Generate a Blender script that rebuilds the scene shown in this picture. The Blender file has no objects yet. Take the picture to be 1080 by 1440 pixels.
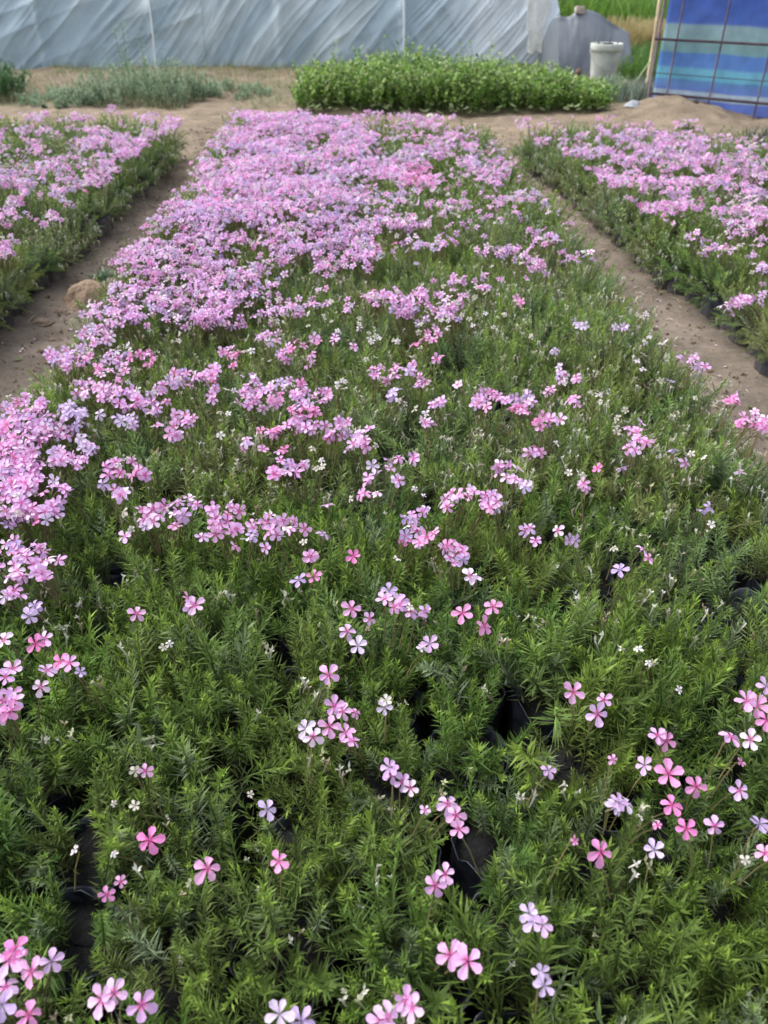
import bpy, math, random
import numpy as np
from math import sin, cos, radians, pi
from mathutils import Vector, Matrix

rnd = random.Random(7)
rng = np.random.default_rng(11)
S = bpy.context.scene

# ------------------------------------------------------------------ camera
H = 0.85; F = 1082.0; PITCH = radians(35.3); YAW = radians(2.16)
fw = np.array([sin(YAW)*cos(PITCH), cos(YAW)*cos(PITCH), -sin(PITCH)])
rt = np.array([cos(YAW), -sin(YAW), 0.0])
up = np.cross(rt, fw)
cd = bpy.data.cameras.new("camera"); cam = bpy.data.objects.new("camera", cd)
S.collection.objects.link(cam); S.camera = cam
M = Matrix.Identity(4)
for i in range(3):
    M[i][0] = rt[i]; M[i][1] = up[i]; M[i][2] = -fw[i]
M[2][3] = H
cam.matrix_world = M
cd.sensor_fit = 'VERTICAL'; cd.sensor_height = 34.6; cd.lens = F/1440*34.6
cd.clip_start = 0.02; cd.clip_end = 500
cd.dof.use_dof = True; cd.dof.focus_distance = 1.0; cd.dof.aperture_fstop = 7.5

# ------------------------------------------------------------------ sky, sun, exposure
SUN_EL, SUN_AZ = 52, 300       # azimuth clockwise from +Y
W = bpy.data.worlds.new("World"); S.world = W; W.use_nodes = True
wn = W.node_tree; bg = wn.nodes["Background"]
sky = wn.nodes.new("ShaderNodeTexSky"); sky.sky_type = 'NISHITA'; sky.sun_disc = False
sky.sun_elevation = radians(SUN_EL); sky.sun_rotation = radians(SUN_AZ)
sky.air_density = 1.0; sky.dust_density = 4.0; sky.ozone_density = 1.0
hs = wn.nodes.new("ShaderNodeHueSaturation"); hs.inputs['Saturation'].default_value = 0.35   # an overcast, near white sky
wn.links.new(sky.outputs[0], hs.inputs['Color']); wn.links.new(hs.outputs[0], bg.inputs[0])
bg.inputs[1].default_value = 0.15
sl = bpy.data.lights.new("sun", 'SUN'); sl.energy = .85; sl.angle = radians(45); sl.color = (1, .97, .92)
so = bpy.data.objects.new("sun", sl); S.collection.objects.link(so)
az = radians(SUN_AZ); el = radians(SUN_EL)
so.rotation_euler = Vector((sin(az)*cos(el), cos(az)*cos(el), sin(el))).to_track_quat('Z', 'Y').to_euler()
S.view_settings.view_transform = 'Standard'; S.view_settings.look = 'None'
S.view_settings.exposure = 1.27; S.view_settings.gamma = 1.0

# ------------------------------------------------------------------ geometry helpers
def ray(px, py):
    return fw + (px-540)/F*rt + (720-py)/F*up
def at(px, py, z=0.0, Y=None):
    d = ray(px, py)
    t = Y/d[1] if Y is not None else (z-H)/d[2]
    return np.array([t*d[0], t*d[1], H+t*d[2]])
def proj(P):
    P = np.asarray(P, float) - np.array([0, 0, H])
    c = P@fw
    return 540+F*(P@rt)/c, 720-F*(P@up)/c, c

def lin(c):  # sRGB 0-255 -> linear
    return tuple(((v/255+.055)/1.055)**2.4 if v/255 > .04045 else v/255/12.92 for v in c)

def make_obj(name, V, Fq, mats, parent=None, col=None, midx=None, smooth=False, loc=None, tris=None):
    me = bpy.data.meshes.new(name)
    V = np.asarray(V, np.float32); Fq = np.asarray(Fq, np.int32)
    nq = len(Fq); k = Fq.shape[1] if nq else 4
    me.vertices.add(len(V)); me.vertices.foreach_set("co", V.ravel())
    me.loops.add(nq*k); me.loops.foreach_set("vertex_index", Fq.ravel())
    me.polygons.add(nq); me.polygons.foreach_set("loop_start", np.arange(nq, dtype=np.int32)*k)
    if midx is not None: me.polygons.foreach_set("material_index", np.asarray(midx, np.int32))
    me.polygons.foreach_set("use_smooth", np.full(nq, smooth, bool))
    me.update(calc_edges=True)
    if col is not None:
        a = me.color_attributes.new("Col", 'FLOAT_COLOR', 'POINT')
        c4 = np.ones((len(V), 4), np.float32); c4[:, :3] = col
        a.data.foreach_set("color", c4.ravel())
    for m in (mats if isinstance(mats, (list, tuple)) else [mats]): me.materials.append(m)
    o = bpy.data.objects.new(name, me); S.collection.objects.link(o)
    if parent: o.parent = parent
    if loc is not None: o.location = loc
    return o

def link_mesh(name, me, parent=None, loc=None, rotz=0):
    o = bpy.data.objects.new(name, me); S.collection.objects.link(o)
    if parent: o.parent = parent
    if loc is not None: o.location = loc
    o.rotation_euler.z = rotz
    return o
def empty(name, loc):
    o = bpy.data.objects.new(name, None); o.location = loc; o.empty_display_size = .05
    S.collection.objects.link(o); return o
def tag(o, label=None, cat=None, group=None, kind=None):
    if label: o["label"] = label
    if cat: o["category"] = cat
    if group: o["group"] = group
    if kind: o["kind"] = kind
    return o

class MB:
    """collects quads"""
    def __init__(s): s.V = []; s.F = []; s.C = []; s.n = 0; s.I = []
    def add(s, V, Fq, C=(1, 1, 1), mi=0):
        V = np.asarray(V, float); Fq = np.asarray(Fq, int)
        s.V.append(V); s.F.append(Fq+s.n); s.n += len(V)
        C = np.asarray(C, float); s.C.append(np.broadcast_to(C, (len(V), 3))); s.I.append(np.full(len(Fq), mi))
    def build(s, name, mats, parent=None, smooth=False, loc=None):
        V = np.vstack(s.V)
        if loc is not None: V = V-np.asarray(loc) if False else V
        return make_obj(name, V, np.vstack(s.F), mats, parent, np.vstack(s.C), np.concatenate(s.I), smooth, loc)

def tube(pts, rad, n=6, cap=True):
    pts = [np.asarray(p, float) for p in pts]; V = []; Fq = []
    if not hasattr(rad, '__len__'): rad = [rad]*len(pts)
    for i, p in enumerate(pts):
        t = pts[min(i+1, len(pts)-1)]-pts[max(i-1, 0)]; t /= np.linalg.norm(t)+1e-9
        a = np.cross(t, [0, 0, 1] if abs(t[2]) < .9 else [1, 0, 0]); a /= np.linalg.norm(a); b = np.cross(t, a)
        for k in range(n):
            w = 2*pi*k/n; V.append(p+rad[i]*(cos(w)*a+sin(w)*b))
    for i in range(len(pts)-1):
        for k in range(n):
            Fq.append([i*n+k, i*n+(k+1) % n, (i+1)*n+(k+1) % n, (i+1)*n+k])
    if cap:
        for (i, p) in ((0, pts[0]), (len(pts)-1, pts[-1])):
            c = len(V); V.append(p)
            for k in range(0, n, 2): Fq.append([c, i*n+k, i*n+(k+1) % n, i*n+(k+2) % n])
    return np.array(V), np.array(Fq)

def lathe(prof, n=24):
    V = []; Fq = []
    for (r, z) in prof:
        for k in range(n): V.append((r*cos(2*pi*k/n), r*sin(2*pi*k/n), z))
    for i in range(len(prof)-1):
        for k in range(n): Fq.append([i*n+k, i*n+(k+1) % n, (i+1)*n+(k+1) % n, (i+1)*n+k])
    return np.array(V), np.array(Fq)

def box(x0, x1, y0, y1, z0, z1):
    V = [(x, y, z) for z in (z0, z1) for y in (y0, y1) for x in (x0, x1)]
    return np.array(V, float), np.array([[0, 2, 3, 1], [4, 5, 7, 6], [0, 1, 5, 4], [2, 6, 7, 3], [0, 4, 6, 2], [1, 3, 7, 5]])

# value noise on arrays
_T = rng.random((256, 256))
def vnoise(x, y, s=0):
    x = np.asarray(x, float)+s*17.3; y = np.asarray(y, float)+s*9.1
    xi = np.floor(x).astype(int); yi = np.floor(y).astype(int); fx = x-xi; fy = y-yi
    fx = fx*fx*(3-2*fx); fy = fy*fy*(3-2*fy)
    g = lambda a, b: _T[a % 256, b % 256]
    return (g(xi, yi)*(1-fx)+g(xi+1, yi)*fx)*(1-fy)+(g(xi, yi+1)*(1-fx)+g(xi+1, yi+1)*fx)*fy
def fbm(x, y, s=0, o=4):
    v = 0; a = .5
    for k in range(o): v = v+a*vnoise(x*2**k, y*2**k, s+k*3); a *= .5
    return v

# ------------------------------------------------------------------ materials
def nodemat(name):
    m = bpy.data.materials.new(name); m.use_nodes = True
    return m, m.node_tree.nodes, m.node_tree.links, m.node_tree.nodes["Principled BSDF"]
def simple(name, color, rough=.6, noise=0.0, scale=20, metallic=0, spec=.5, bump=0.0):
    m, N, L, P = nodemat(name)
    P.inputs['Roughness'].default_value = rough; P.inputs['Metallic'].default_value = metallic
    P.inputs['Specular IOR Level'].default_value = spec
    P.inputs['Base Color'].default_value = (*color, 1)
    if noise or bump:
        tc = N.new("ShaderNodeTexCoord"); nz = N.new("ShaderNodeTexNoise"); nz.inputs['Scale'].default_value = scale
        nz.inputs['Detail'].default_value = 6
        L.new(tc.outputs['Object'], nz.inputs['Vector'])
        if noise:
            r = N.new("ShaderNodeMapRange"); r.inputs['From Min'].default_value = .25; r.inputs['From Max'].default_value = .75
            r.inputs['To Min'].default_value = 1-noise; r.inputs['To Max'].default_value = 1+noise
            mx = N.new("ShaderNodeVectorMath"); mx.operation = 'SCALE'; mx.inputs[0].default_value = color
            L.new(nz.outputs['Fac'], r.inputs['Value']); L.new(r.outputs[0], mx.inputs['Scale']); L.new(mx.outputs[0], P.inputs['Base Color'])
        if bump:
            b = N.new("ShaderNodeBump"); b.inputs['Strength'].default_value = bump; b.inputs['Distance'].default_value = .01
            L.new(nz.outputs['Fac'], b.inputs['Height']); L.new(b.outputs[0], P.inputs['Normal'])
    return m
def leafmat(name, trans=.35, rough=.5, spec=.35):
    """colour from the mesh's own colour attribute, thin and translucent"""
    m, N, L, P = nodemat(name)
    a = N.new("ShaderNodeAttribute"); a.attribute_name = "Col"
    P.inputs['Roughness'].default_value = rough; P.inputs['Specular IOR Level'].default_value = spec
    L.new(a.outputs['Color'], P.inputs['Base Color'])
    t = N.new("ShaderNodeBsdfTranslucent"); L.new(a.outputs['Color'], t.inputs['Color'])
    mx = N.new("ShaderNodeMixShader"); mx.inputs[0].default_value = trans
    L.new(P.outputs[0], mx.inputs[1]); L.new(t.outputs[0], mx.inputs[2])
    L.new(mx.outputs[0], N["Material Output"].inputs['Surface'])
    return m
M_LEAF = leafmat("phlox_leaf", .38, .55, .3)
M_PETAL = leafmat("petal", .35, .6, .2)
M_CROP = leafmat("crop_leaf", .35, .45, .4)
M_SOILBITS = simple("potting_soil", (.010, .010, .011), .95, .5, 150, bump=.6)
def bagmat():
    m, N, L, P = nodemat("black_bag_plastic")
    tc = N.new("ShaderNodeTexCoord"); nz = N.new("ShaderNodeTexNoise"); nz.inputs['Scale'].default_value = 45; nz.inputs['Detail'].default_value = 6
    L.new(tc.outputs['Object'], nz.inputs['Vector'])
    cr = N.new("ShaderNodeValToRGB"); cr.color_ramp.elements[0].position = .35; cr.color_ramp.elements[0].color = (.010, .013, .021, 1)
    cr.color_ramp.elements[1].position = .75; cr.color_ramp.elements[1].color = (.060, .070, .095, 1)
    L.new(nz.outputs['Fac'], cr.inputs[0])
    sx = N.new("ShaderNodeSeparateXYZ"); L.new(tc.outputs['Object'], sx.inputs[0])
    du = N.new("ShaderNodeMapRange"); du.inputs['From Min'].default_value = .075; du.inputs['From Max'].default_value = .0; L.new(sx.outputs['Z'], du.inputs['Value'])
    dm = N.new("ShaderNodeMath"); dm.operation = 'MULTIPLY'; L.new(du.outputs[0], dm.inputs[0]); L.new(nz.outputs['Fac'], dm.inputs[1])
    mx = N.new("ShaderNodeMix"); mx.data_type = 'RGBA'; L.new(dm.outputs[0], mx.inputs['Factor']); L.new(cr.outputs[0], mx.inputs['A']); mx.inputs['B'].default_value = (.19, .16, .13, 1)
    L.new(mx.outputs['Result'], P.inputs['Base Color']); P.inputs['Roughness'].default_value = .42
    b = N.new("ShaderNodeBump"); b.inputs['Strength'].default_value = .5; b.inputs['Distance'].default_value = .004
    L.new(nz.outputs['Fac'], b.inputs['Height']); L.new(b.outputs[0], P.inputs['Normal'])
    return m
M_BAG = bagmat()
def groundmat():
    m, N, L, P = nodemat("sandy_soil")
    a = N.new("ShaderNodeAttribute"); a.attribute_name = "Col"
    tc = N.new("ShaderNodeTexCoord")
    n1 = N.new("ShaderNodeTexNoise"); n1.inputs['Scale'].default_value = 60; n1.inputs['Detail'].default_value = 8; n1.inputs['Roughness'].default_value = .7
    n2 = N.new("ShaderNodeTexNoise"); n2.inputs['Scale'].default_value = 9; n2.inputs['Detail'].default_value = 6
    for n in (n1, n2): L.new(tc.outputs['Object'], n.inputs['Vector'])
    r1 = N.new("ShaderNodeMapRange"); r1.inputs['From Min'].default_value = .3; r1.inputs['From Max'].default_value = .7; r1.inputs['To Min'].default_value = .7; r1.inputs['To Max'].default_value = 1.25
    r2 = N.new("ShaderNodeMapRange"); r2.inputs['From Min'].default_value = .3; r2.inputs['From Max'].default_value = .7; r2.inputs['To Min'].default_value = .8; r2.inputs['To Max'].default_value = 1.2
    L.new(n1.outputs['Fac'], r1.inputs['Value']); L.new(n2.outputs['Fac'], r2.inputs['Value'])
    mu = N.new("ShaderNodeMath"); mu.operation = 'MULTIPLY'; L.new(r1.outputs[0], mu.inputs[0]); L.new(r2.outputs[0], mu.inputs[1])
    sc = N.new("ShaderNodeVectorMath"); sc.operation = 'SCALE'; L.new(a.outputs['Color'], sc.inputs[0]); L.new(mu.outputs[0], sc.inputs['Scale'])
    L.new(sc.outputs[0], P.inputs['Base Color']); P.inputs['Roughness'].default_value = .92; P.inputs['Specular IOR Level'].default_value = .25
    b = N.new("ShaderNodeBump"); b.inputs['Strength'].default_value = .7; b.inputs['Distance'].default_value = .006
    L.new(n1.outputs['Fac'], b.inputs['Height']); L.new(b.outputs[0], P.inputs['Normal'])
    return m
M_GROUND = groundmat()
M_DRY = leafmat("dry_straw", .15, .8, .2)

# ------------------------------------------------------------------ ground
def edge_right(y): return 1.170-.064*y     # bases of the right bed's first bags
def edge_left(y): return -1.085+.032*y
def gz(x, y):
    x = np.asarray(x, float); y = np.asarray(y, float)
    z = .018*(fbm(x*7, y*7, 1)-.5)+.012*(fbm(x*28, y*28, 2)-.5)
    z = z-.014*np.exp(-((vnoise(x*4.5, y*4.5, 16)-.72)/.1)**2)*(y > .5)*(y < 8)
    inpath = np.exp(-((x+.82)/.11)**2)+np.exp(-((x-.82)/.12)**2)
    z = z+inpath*(-.012+.03*(fbm(x*14, y*11, 5)-.5))
    z = z+.05*np.exp(-((y-5.3)/.35)**2)*(fbm(x*3, y*3, 4))           # trodden ridge past the bed ends
    z = z+.06*np.clip((y-7.4)/1.4, 0, 1)*(y < 9.6)*fbm(x*4, y*4, 6)*(x < 2.3)   # earth heaped on the film's foot
    z = z+.03*np.clip((y-4.6)/.5, 0, 1)*(y < 9)*(fbm(x*5, y*6, 15)-.5)+.115*np.exp(-((x-2.30)/.33)**2-((y-5.95)/.42)**2)*(.7+.6*fbm(x*6, y*6, 8))
    return z
xs = np.concatenate([-np.geomspace(120, 4.3, 26), np.arange(-4.2, 5.2, .024), np.geomspace(5.3, 120, 26)])
ys = np.concatenate([-np.geomspace(60, 1.1, 20), np.arange(-1.0, 4.0, .024), np.arange(4.0, 11, .035), np.geomspace(11.2, 200, 40)])
X, Y = np.meshgrid(xs, ys); Z = gz(X, Y)
nx, ny = len(xs), len(ys)
idx = np.arange(nx*ny).reshape(ny, nx)
Q = np.stack([idx[:-1, :-1], idx[:-1, 1:], idx[1:, 1:], idx[1:, :-1]], -1).reshape(-1, 4)
path_c = np.array([.165, .135, .108]); far_c = np.array([.205, .160, .112]); damp = np.array([.11, .090, .075])
k = np.clip((Y-3.0)/2.2, 0, 1)[..., None]
C = path_c*(1-k)+far_c*k
d = np.clip((fbm(X*2.2, Y*2.2, 12)-.42)*3, 0, 1)[..., None]*(1-k*.6)
C = C*(1-.55*d)+damp*.55*d
gr = np.clip((fbm(X*1.5, Y*1.5, 19)-.4)*3, 0, 1)[..., None]*np.clip((Y-6.3)/.6, 0, 1)[..., None]*(X < 2)[..., None]
C = C*(1-.6*gr)+np.array([.14, .15, .085])*.6*gr
inbed = ((np.abs(X-.02) < .66) & (Y < 4.6)) | ((X < edge_left(Y)-.02) & (Y > -.3) & (Y < 4.7)) | ((X > edge_right(Y)+.02) & (Y > -.3) & (Y < 4.5-np.maximum(0, X-1.3)*.7))
C = np.where(inbed[..., None], np.array([.010, .010, .012]), C)      # potting mix between the bags, gap shade painted into its near-black colour
C = C*(.65+.65*fbm(X*9, Y*9, 22))[..., None]
ground = make_obj("ground", np.stack([X, Y, Z], -1).reshape(-1, 3), Q, M_GROUND, col=C.reshape(-1, 3), smooth=True)
tag(ground, kind="structure")

# ------------------------------------------------------------------ phlox shoots, flowers, bags
G_MID = np.array([.088, .170, .034]); G_TIP = np.array([.25, .37, .055]); G_GREY = np.array([.165, .215, .125]); G_LOW = np.array([.13, .12, .055])
def shoot_template(r, n_nodes, per, Ls=.075, wide=.00085, lf=.0135):
    """one leafy stem, root at the origin growing along z; returns V, F, t (0 foot, 1 tip), w (leaf tone)"""
    V = []; Fq = []; T = []; Wt = []
    bend = r.uniform(.0, .02); az = r.uniform(0, 6.28)
    def ax(t): return np.array([bend*t*t*cos(az), bend*t*t*sin(az), Ls*t])
    tv, tf = tube([ax(t) for t in (0, .35, .7, 1)], [.0009, .0008, .0007, .0004], 3, False)
    V += list(tv); Fq += [list(f) for f in tf]; T += [0]*3+[.35]*3+[.7]*3+[1]*3; Wt += [.3]*12
    a0 = r.uniform(0, 6.28)
    for i in range(n_nodes):
        t = .12+.88*(i+1)/n_nodes
        p = ax(t)
        for j in range(per):
            a = a0+i*1.571+j*2*pi/per+r.uniform(-.35, .35)
            el = radians(r.uniform(15, 52)+28*max(0, t-.6)/.4*1.1)
            L = lf*r.uniform(.75, 1.2)*(1-.45*max(0, t-.6)/.4)*(.7+.3*min(1, t*3))
            d = np.array([cos(a)*cos(el), sin(a)*cos(el), sin(el)])
            s = np.array([-sin(a), cos(a), 0]); u = np.cross(s, d)*-1
            w = wide*r.uniform(.8, 1.25)
            curve = u*L*r.uniform(-.06, .12)
            b = len(V)
            V += [p+d*L*.02, p+d*L*.45+s*w+curve+u*w*.5, p+d*L-curve*.6, p+d*L*.45-s*w+curve+u*w*.5]
            Fq.append([b, b+1, b+2, b+3]); T += [t]*4; Wt += [r.uniform(0, 1)]*4
    return np.array(V), np.array(Fq), np.array(T), np.array(Wt)
r0 = random.Random(3)
SH_NEAR = [shoot_template(r0, r0.choice([10, 13, 15]), 4, wide=.00088, lf=r0.uniform(.013, .0205)) for _ in range(34)]
SH_FAR = [shoot_template(r0, 8, 3, wide=.0017, lf=.016) for _ in range(16)]

def frame_from(d, roll):
    d = d/np.linalg.norm(d); a = np.cross([0, 1, 0.001], d); a /= np.linalg.norm(a); b = np.cross(d, a)
    c, s = cos(roll), sin(roll)
    return np.stack([a*c+b*s, -a*s+b*c, d], 1)     # columns

GAPS = [(655, 1195, 55, 50), (112, 1235, 38, 85), (108, 1322, 30, 18), (690, 1405, 95, 45), (745, 985, 48, 34), (705, 1015, 30, 30),
        (795, 1058, 45, 25), (1050, 808, 45, 16), (1055, 875, 24, 16), (400, 925, 22, 22), (165, 800, 26, 18), (1040, 1078, 30, 24),
        (545, 1105, 32, 22), (320, 1075, 30, 22), (385, 1135, 22, 20), (1015, 1275, 38, 20), (840, 1425, 40, 20), (690, 800, 26, 14),
        (870, 800, 16, 18), (700, 565, 18, 10), (640, 510, 34, 9), (240, 690, 18, 12), (90, 1130, 30, 22), (570, 975, 24, 14),
        (780, 550, 18, 12), (500, 900, 16, 10), (935, 1150, 26, 26), (330, 1340, 30, 16), (20, 1170, 20, 25), (985, 1000, 20, 16),
        (150, 650, 18, 8), (1000, 690, 22, 10), (580, 600, 20, 10), (430, 690, 18, 8), (480, 1280, 22, 14), (860, 1160, 20, 14)]
def in_gap(px, py):
    m = np.zeros(np.shape(px), bool)
    for (a, b, c, d) in GAPS: m |= ((px-a)/(c*.9))**2+((py-b)/(d*.9))**2 < 1
    return m

zoff = [0.0]
def hz(x, y):
    return .045*(vnoise(x*6.5, y*6.5, 101)-.5)+.035*(vnoise(x*14, y*14, 103)-.5)
def foliage(mb, cx, cy, r, near=True, tone=None, n=None, local=True, spent=0.3, spill=0):
    """a phlox cushion over a bag whose rim is at z=.10"""
    T = SH_NEAR if near else SH_FAR
    n = n or (62 if near else 30)
    base = tone if tone is not None else G_MID
    HB = 1+float(hz(cx, cy))*11
    for i in range(n+(24 if spill else 0)):
        q = math.sqrt(r.random()); a = r.uniform(0, 6.28)
        bx, by = .036*q*cos(a), .036*q*sin(a)
        lean = q*radians(r.uniform(10, 64))
        a2 = a+r.uniform(-.5, .5)
        L = r.choice([r.uniform(.6, 1.1), r.uniform(.9, 1.45)])*(1 if near else 1.08)*HB
        if i >= n:      # trailing over the bag's rim on the path side
            a = a2 = (0 if spill > 0 else pi)+r.uniform(-1.0, 1.0); lean = radians(r.uniform(50, 112)); L = r.uniform(.5, .9)
            bx, by = .047*cos(a), .047*sin(a)
        d = np.array([sin(lean)*cos(a2), sin(lean)*sin(a2), cos(lean)])
        z0 = .095+r.uniform(-.01, .01)
        tip = np.array([cx+bx, cy+by, z0])+d*.075*L
        if near:
            px, py, _ = proj(tip); px2, py2, _ = proj(tip*.65+np.array([cx+bx, cy+by, z0])*.35)
            if in_gap(px, py) or in_gap(px2, py2): continue
        V, Fq, t, w = T[r.randrange(len(T))]
        R = frame_from(d, r.uniform(0, 6.28))
        P = (V*L)@R.T+np.array([bx, by, z0])
        if not local: P = P+np.array([cx, cy, zoff[0]])
        v = r.uniform(.65, 1.35); g = r.random()
        tipc = G_TIP*(1-.5*g)+G_MID*1.3*.5*g
        col = base*v if r.random() > .10 else G_GREY*v*r.uniform(.8, 1.1)
        kk = np.clip((t-.55)/.45, 0, 1)**1.5*(.85 if g < .5 else .25)
        lo = np.clip((.45-t)/.45, 0, 1)*.6
        Cc = col[None]*(1-kk-lo*(1-kk))[:, None]+tipc[None]*kk[:, None]+G_LOW[None]*(lo*(1-kk))[:, None]
        Cc = Cc*(.75+.5*w)[:, None]
        mb.add(P, Fq, Cc)
        if r.random() < spent:          # spent, papery flower heads on the tip
            for _ in range(r.choice([1, 2, 3, 4])):
                c0 = np.array([bx, by, z0])+d*.075*L+np.array([r.uniform(-.010, .010), r.uniform(-.010, .010), r.uniform(.002, .014)])
                if not local: c0 = c0+np.array([cx, cy, zoff[0]])
                dd = np.array([r.uniform(-.5, .5), r.uniform(-.5, .5), 1.]); dd /= np.linalg.norm(dd)
                tv, tf = tube([c0-dd*.013, c0-dd*.002, c0+dd*.002], [.0005, .0013, .0011], 3, False)
                b_ = len(tv); sv = []
                for q_ in range(4):
                    w_ = r.uniform(0, 6.28); o_ = np.array([cos(w_), sin(w_), r.uniform(.2, 1.6)])*r.uniform(.003, .0055); p_ = np.array([-sin(w_), cos(w_), 0])*.0013
                    sv += [c0, c0+o_*.5+p_, c0+o_, c0+o_*.5-p_]
                tv = np.vstack([tv, sv]); tf = np.vstack([tf, [[b_+4*q_, b_+4*q_+1, b_+4*q_+2, b_+4*q_+3] for q_ in range(4)]])
                mb.add(tv, tf, np.array(r.choice([(.55, .56, .40), (.66, .66, .56), (.40, .33, .24), (.48, .50, .30), (.7, .68, .62)]))*r.uniform(.7, 1.1))

def flower_template(r, near=True, R=.0115):
    V = []; Fq = []; K = []      # K: radial coordinate for colour; -1 tube, -2 calyx
    rows = [(.10, .08), (.42, .32), (.76, .54), (1.0, .30)] if near else [(.10, .12), (.6, .52), (1.0, .40)]
    cup = r.uniform(-.7, .5)
    for p in range(5):
        a = p*2*pi/5+r.uniform(-.16, .16); s = r.uniform(.8, 1.1); droop = cup+r.uniform(-1.1, .55); tw = r.uniform(-.5, .5)
        b = len(V)
        for (rr, w) in rows:
            for c in (-1, 0, 1):
                rad = rr*(1+(.035 if (c == 0 and rr > .95) else 0)); ww = c*w*.62
                z = droop*.35*rr*rr+(.08*abs(c)+tw*c*.22*rr)*(1 if rr > .3 else 0)
                x = rad*s; y = ww*s
                V.append((R*(x*cos(a)-y*sin(a)), R*(x*sin(a)+y*cos(a)), R*z)); K.append(rr)
        for i in range(len(rows)-1):
            for c in range(2):
                Fq.append([b+i*3+c, b+i*3+c+1, b+(i+1)*3+c+1, b+(i+1)*3+c])
    tv, tf = tube([(0, 0, .0004), (0, 0, -.006), (0, 0, -.011)], [.0011, .0009, .0008], 4, False)
    b = len(V); V += list(tv); Fq += [list(f+b) for f in tf]; K += [-1]*12
    if near:
        tv, tf = tube([(0, 0, -.007), (0, 0, -.012), (0, 0, -.016)], [.0014, .0019, .0008], 4, False)
        b = len(V); V += list(tv); Fq += [list(f+b) for f in tf]; K += [-2]*12
    return np.array(V), np.array(Fq), np.array(K)
FL_NEAR = [flower_template(r0) for _ in range(40)]
FL_FAR = [flower_template(r0, False, .0115) for _ in range(24)]
PAL = {'P': [(.70, .40, .70), (.76, .50, .77), (.68, .42, .73), (.82, .66, .84), (.72, .50, .80), (.74, .42, .68)],
       'D': [(.76, .25, .54), (.80, .36, .64), (.74, .32, .60), (.78, .42, .68)],
       'L': [(.56, .42, .72), (.64, .50, .76), (.60, .40, .66), (.70, .58, .78)],
       'W': [(.74, .70, .70), (.66, .62, .56), (.76, .68, .74), (.60, .56, .48)]}
def add_flower(mb, P, kind, r, near=True, n=None, s=1.0, local=None, stem_to=None):
    """P: world position of the bloom; stem_to: world xy of its plant"""
    T = FL_NEAR if near else FL_FAR
    V, Fq, K = T[r.randrange(len(T))]
    if n is None:
        n = np.array([r.gauss(0, .65), r.gauss(-.35, .65), 1.0])
    R = frame_from(np.asarray(n, float), r.uniform(0, 6.28))
    if kind == 'W': s *= r.uniform(.5, .75)
    c = np.array(r.choice(PAL[kind]))*r.uniform(.88, 1.08)
    eye = np.array([.62, .06, .30]) if kind in 'PD' else c*.6
    m = np.where(K < .2, 1., np.where(K < .5, .10, 0.))[:, None]
    Cc = c[None]*(1-m)+eye[None]*m
    Cc = np.where((K == -1)[:, None], c[None]*.8, Cc); Cc = np.where((K == -2)[:, None], np.array([[.16, .13, .07]]), Cc)
    o = np.array(P, float)
    off = np.zeros(3) if local is None else np.array(local)
    mb.add((V*s)@R.T+o-off, Fq, Cc, 0)
    # stalk
    if near:
        nn = n/np.linalg.norm(n); a = o-nn*.015*s
        g = np.array([o[0], o[1], 0])
        if stem_to is not None: g[:2] = o[:2]*.62+np.array(stem_to)*.38
        b = np.array([g[0], g[1], max(.12, o[2]-.055)])
        tv, tf = tube([a, (a+b)/2+np.array([0, 0, .006]), b], [.0007, .0007, .0009], 3, False)
        mb.add(tv-off, tf, np.array([.17, .15, .07]), 0)

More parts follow.
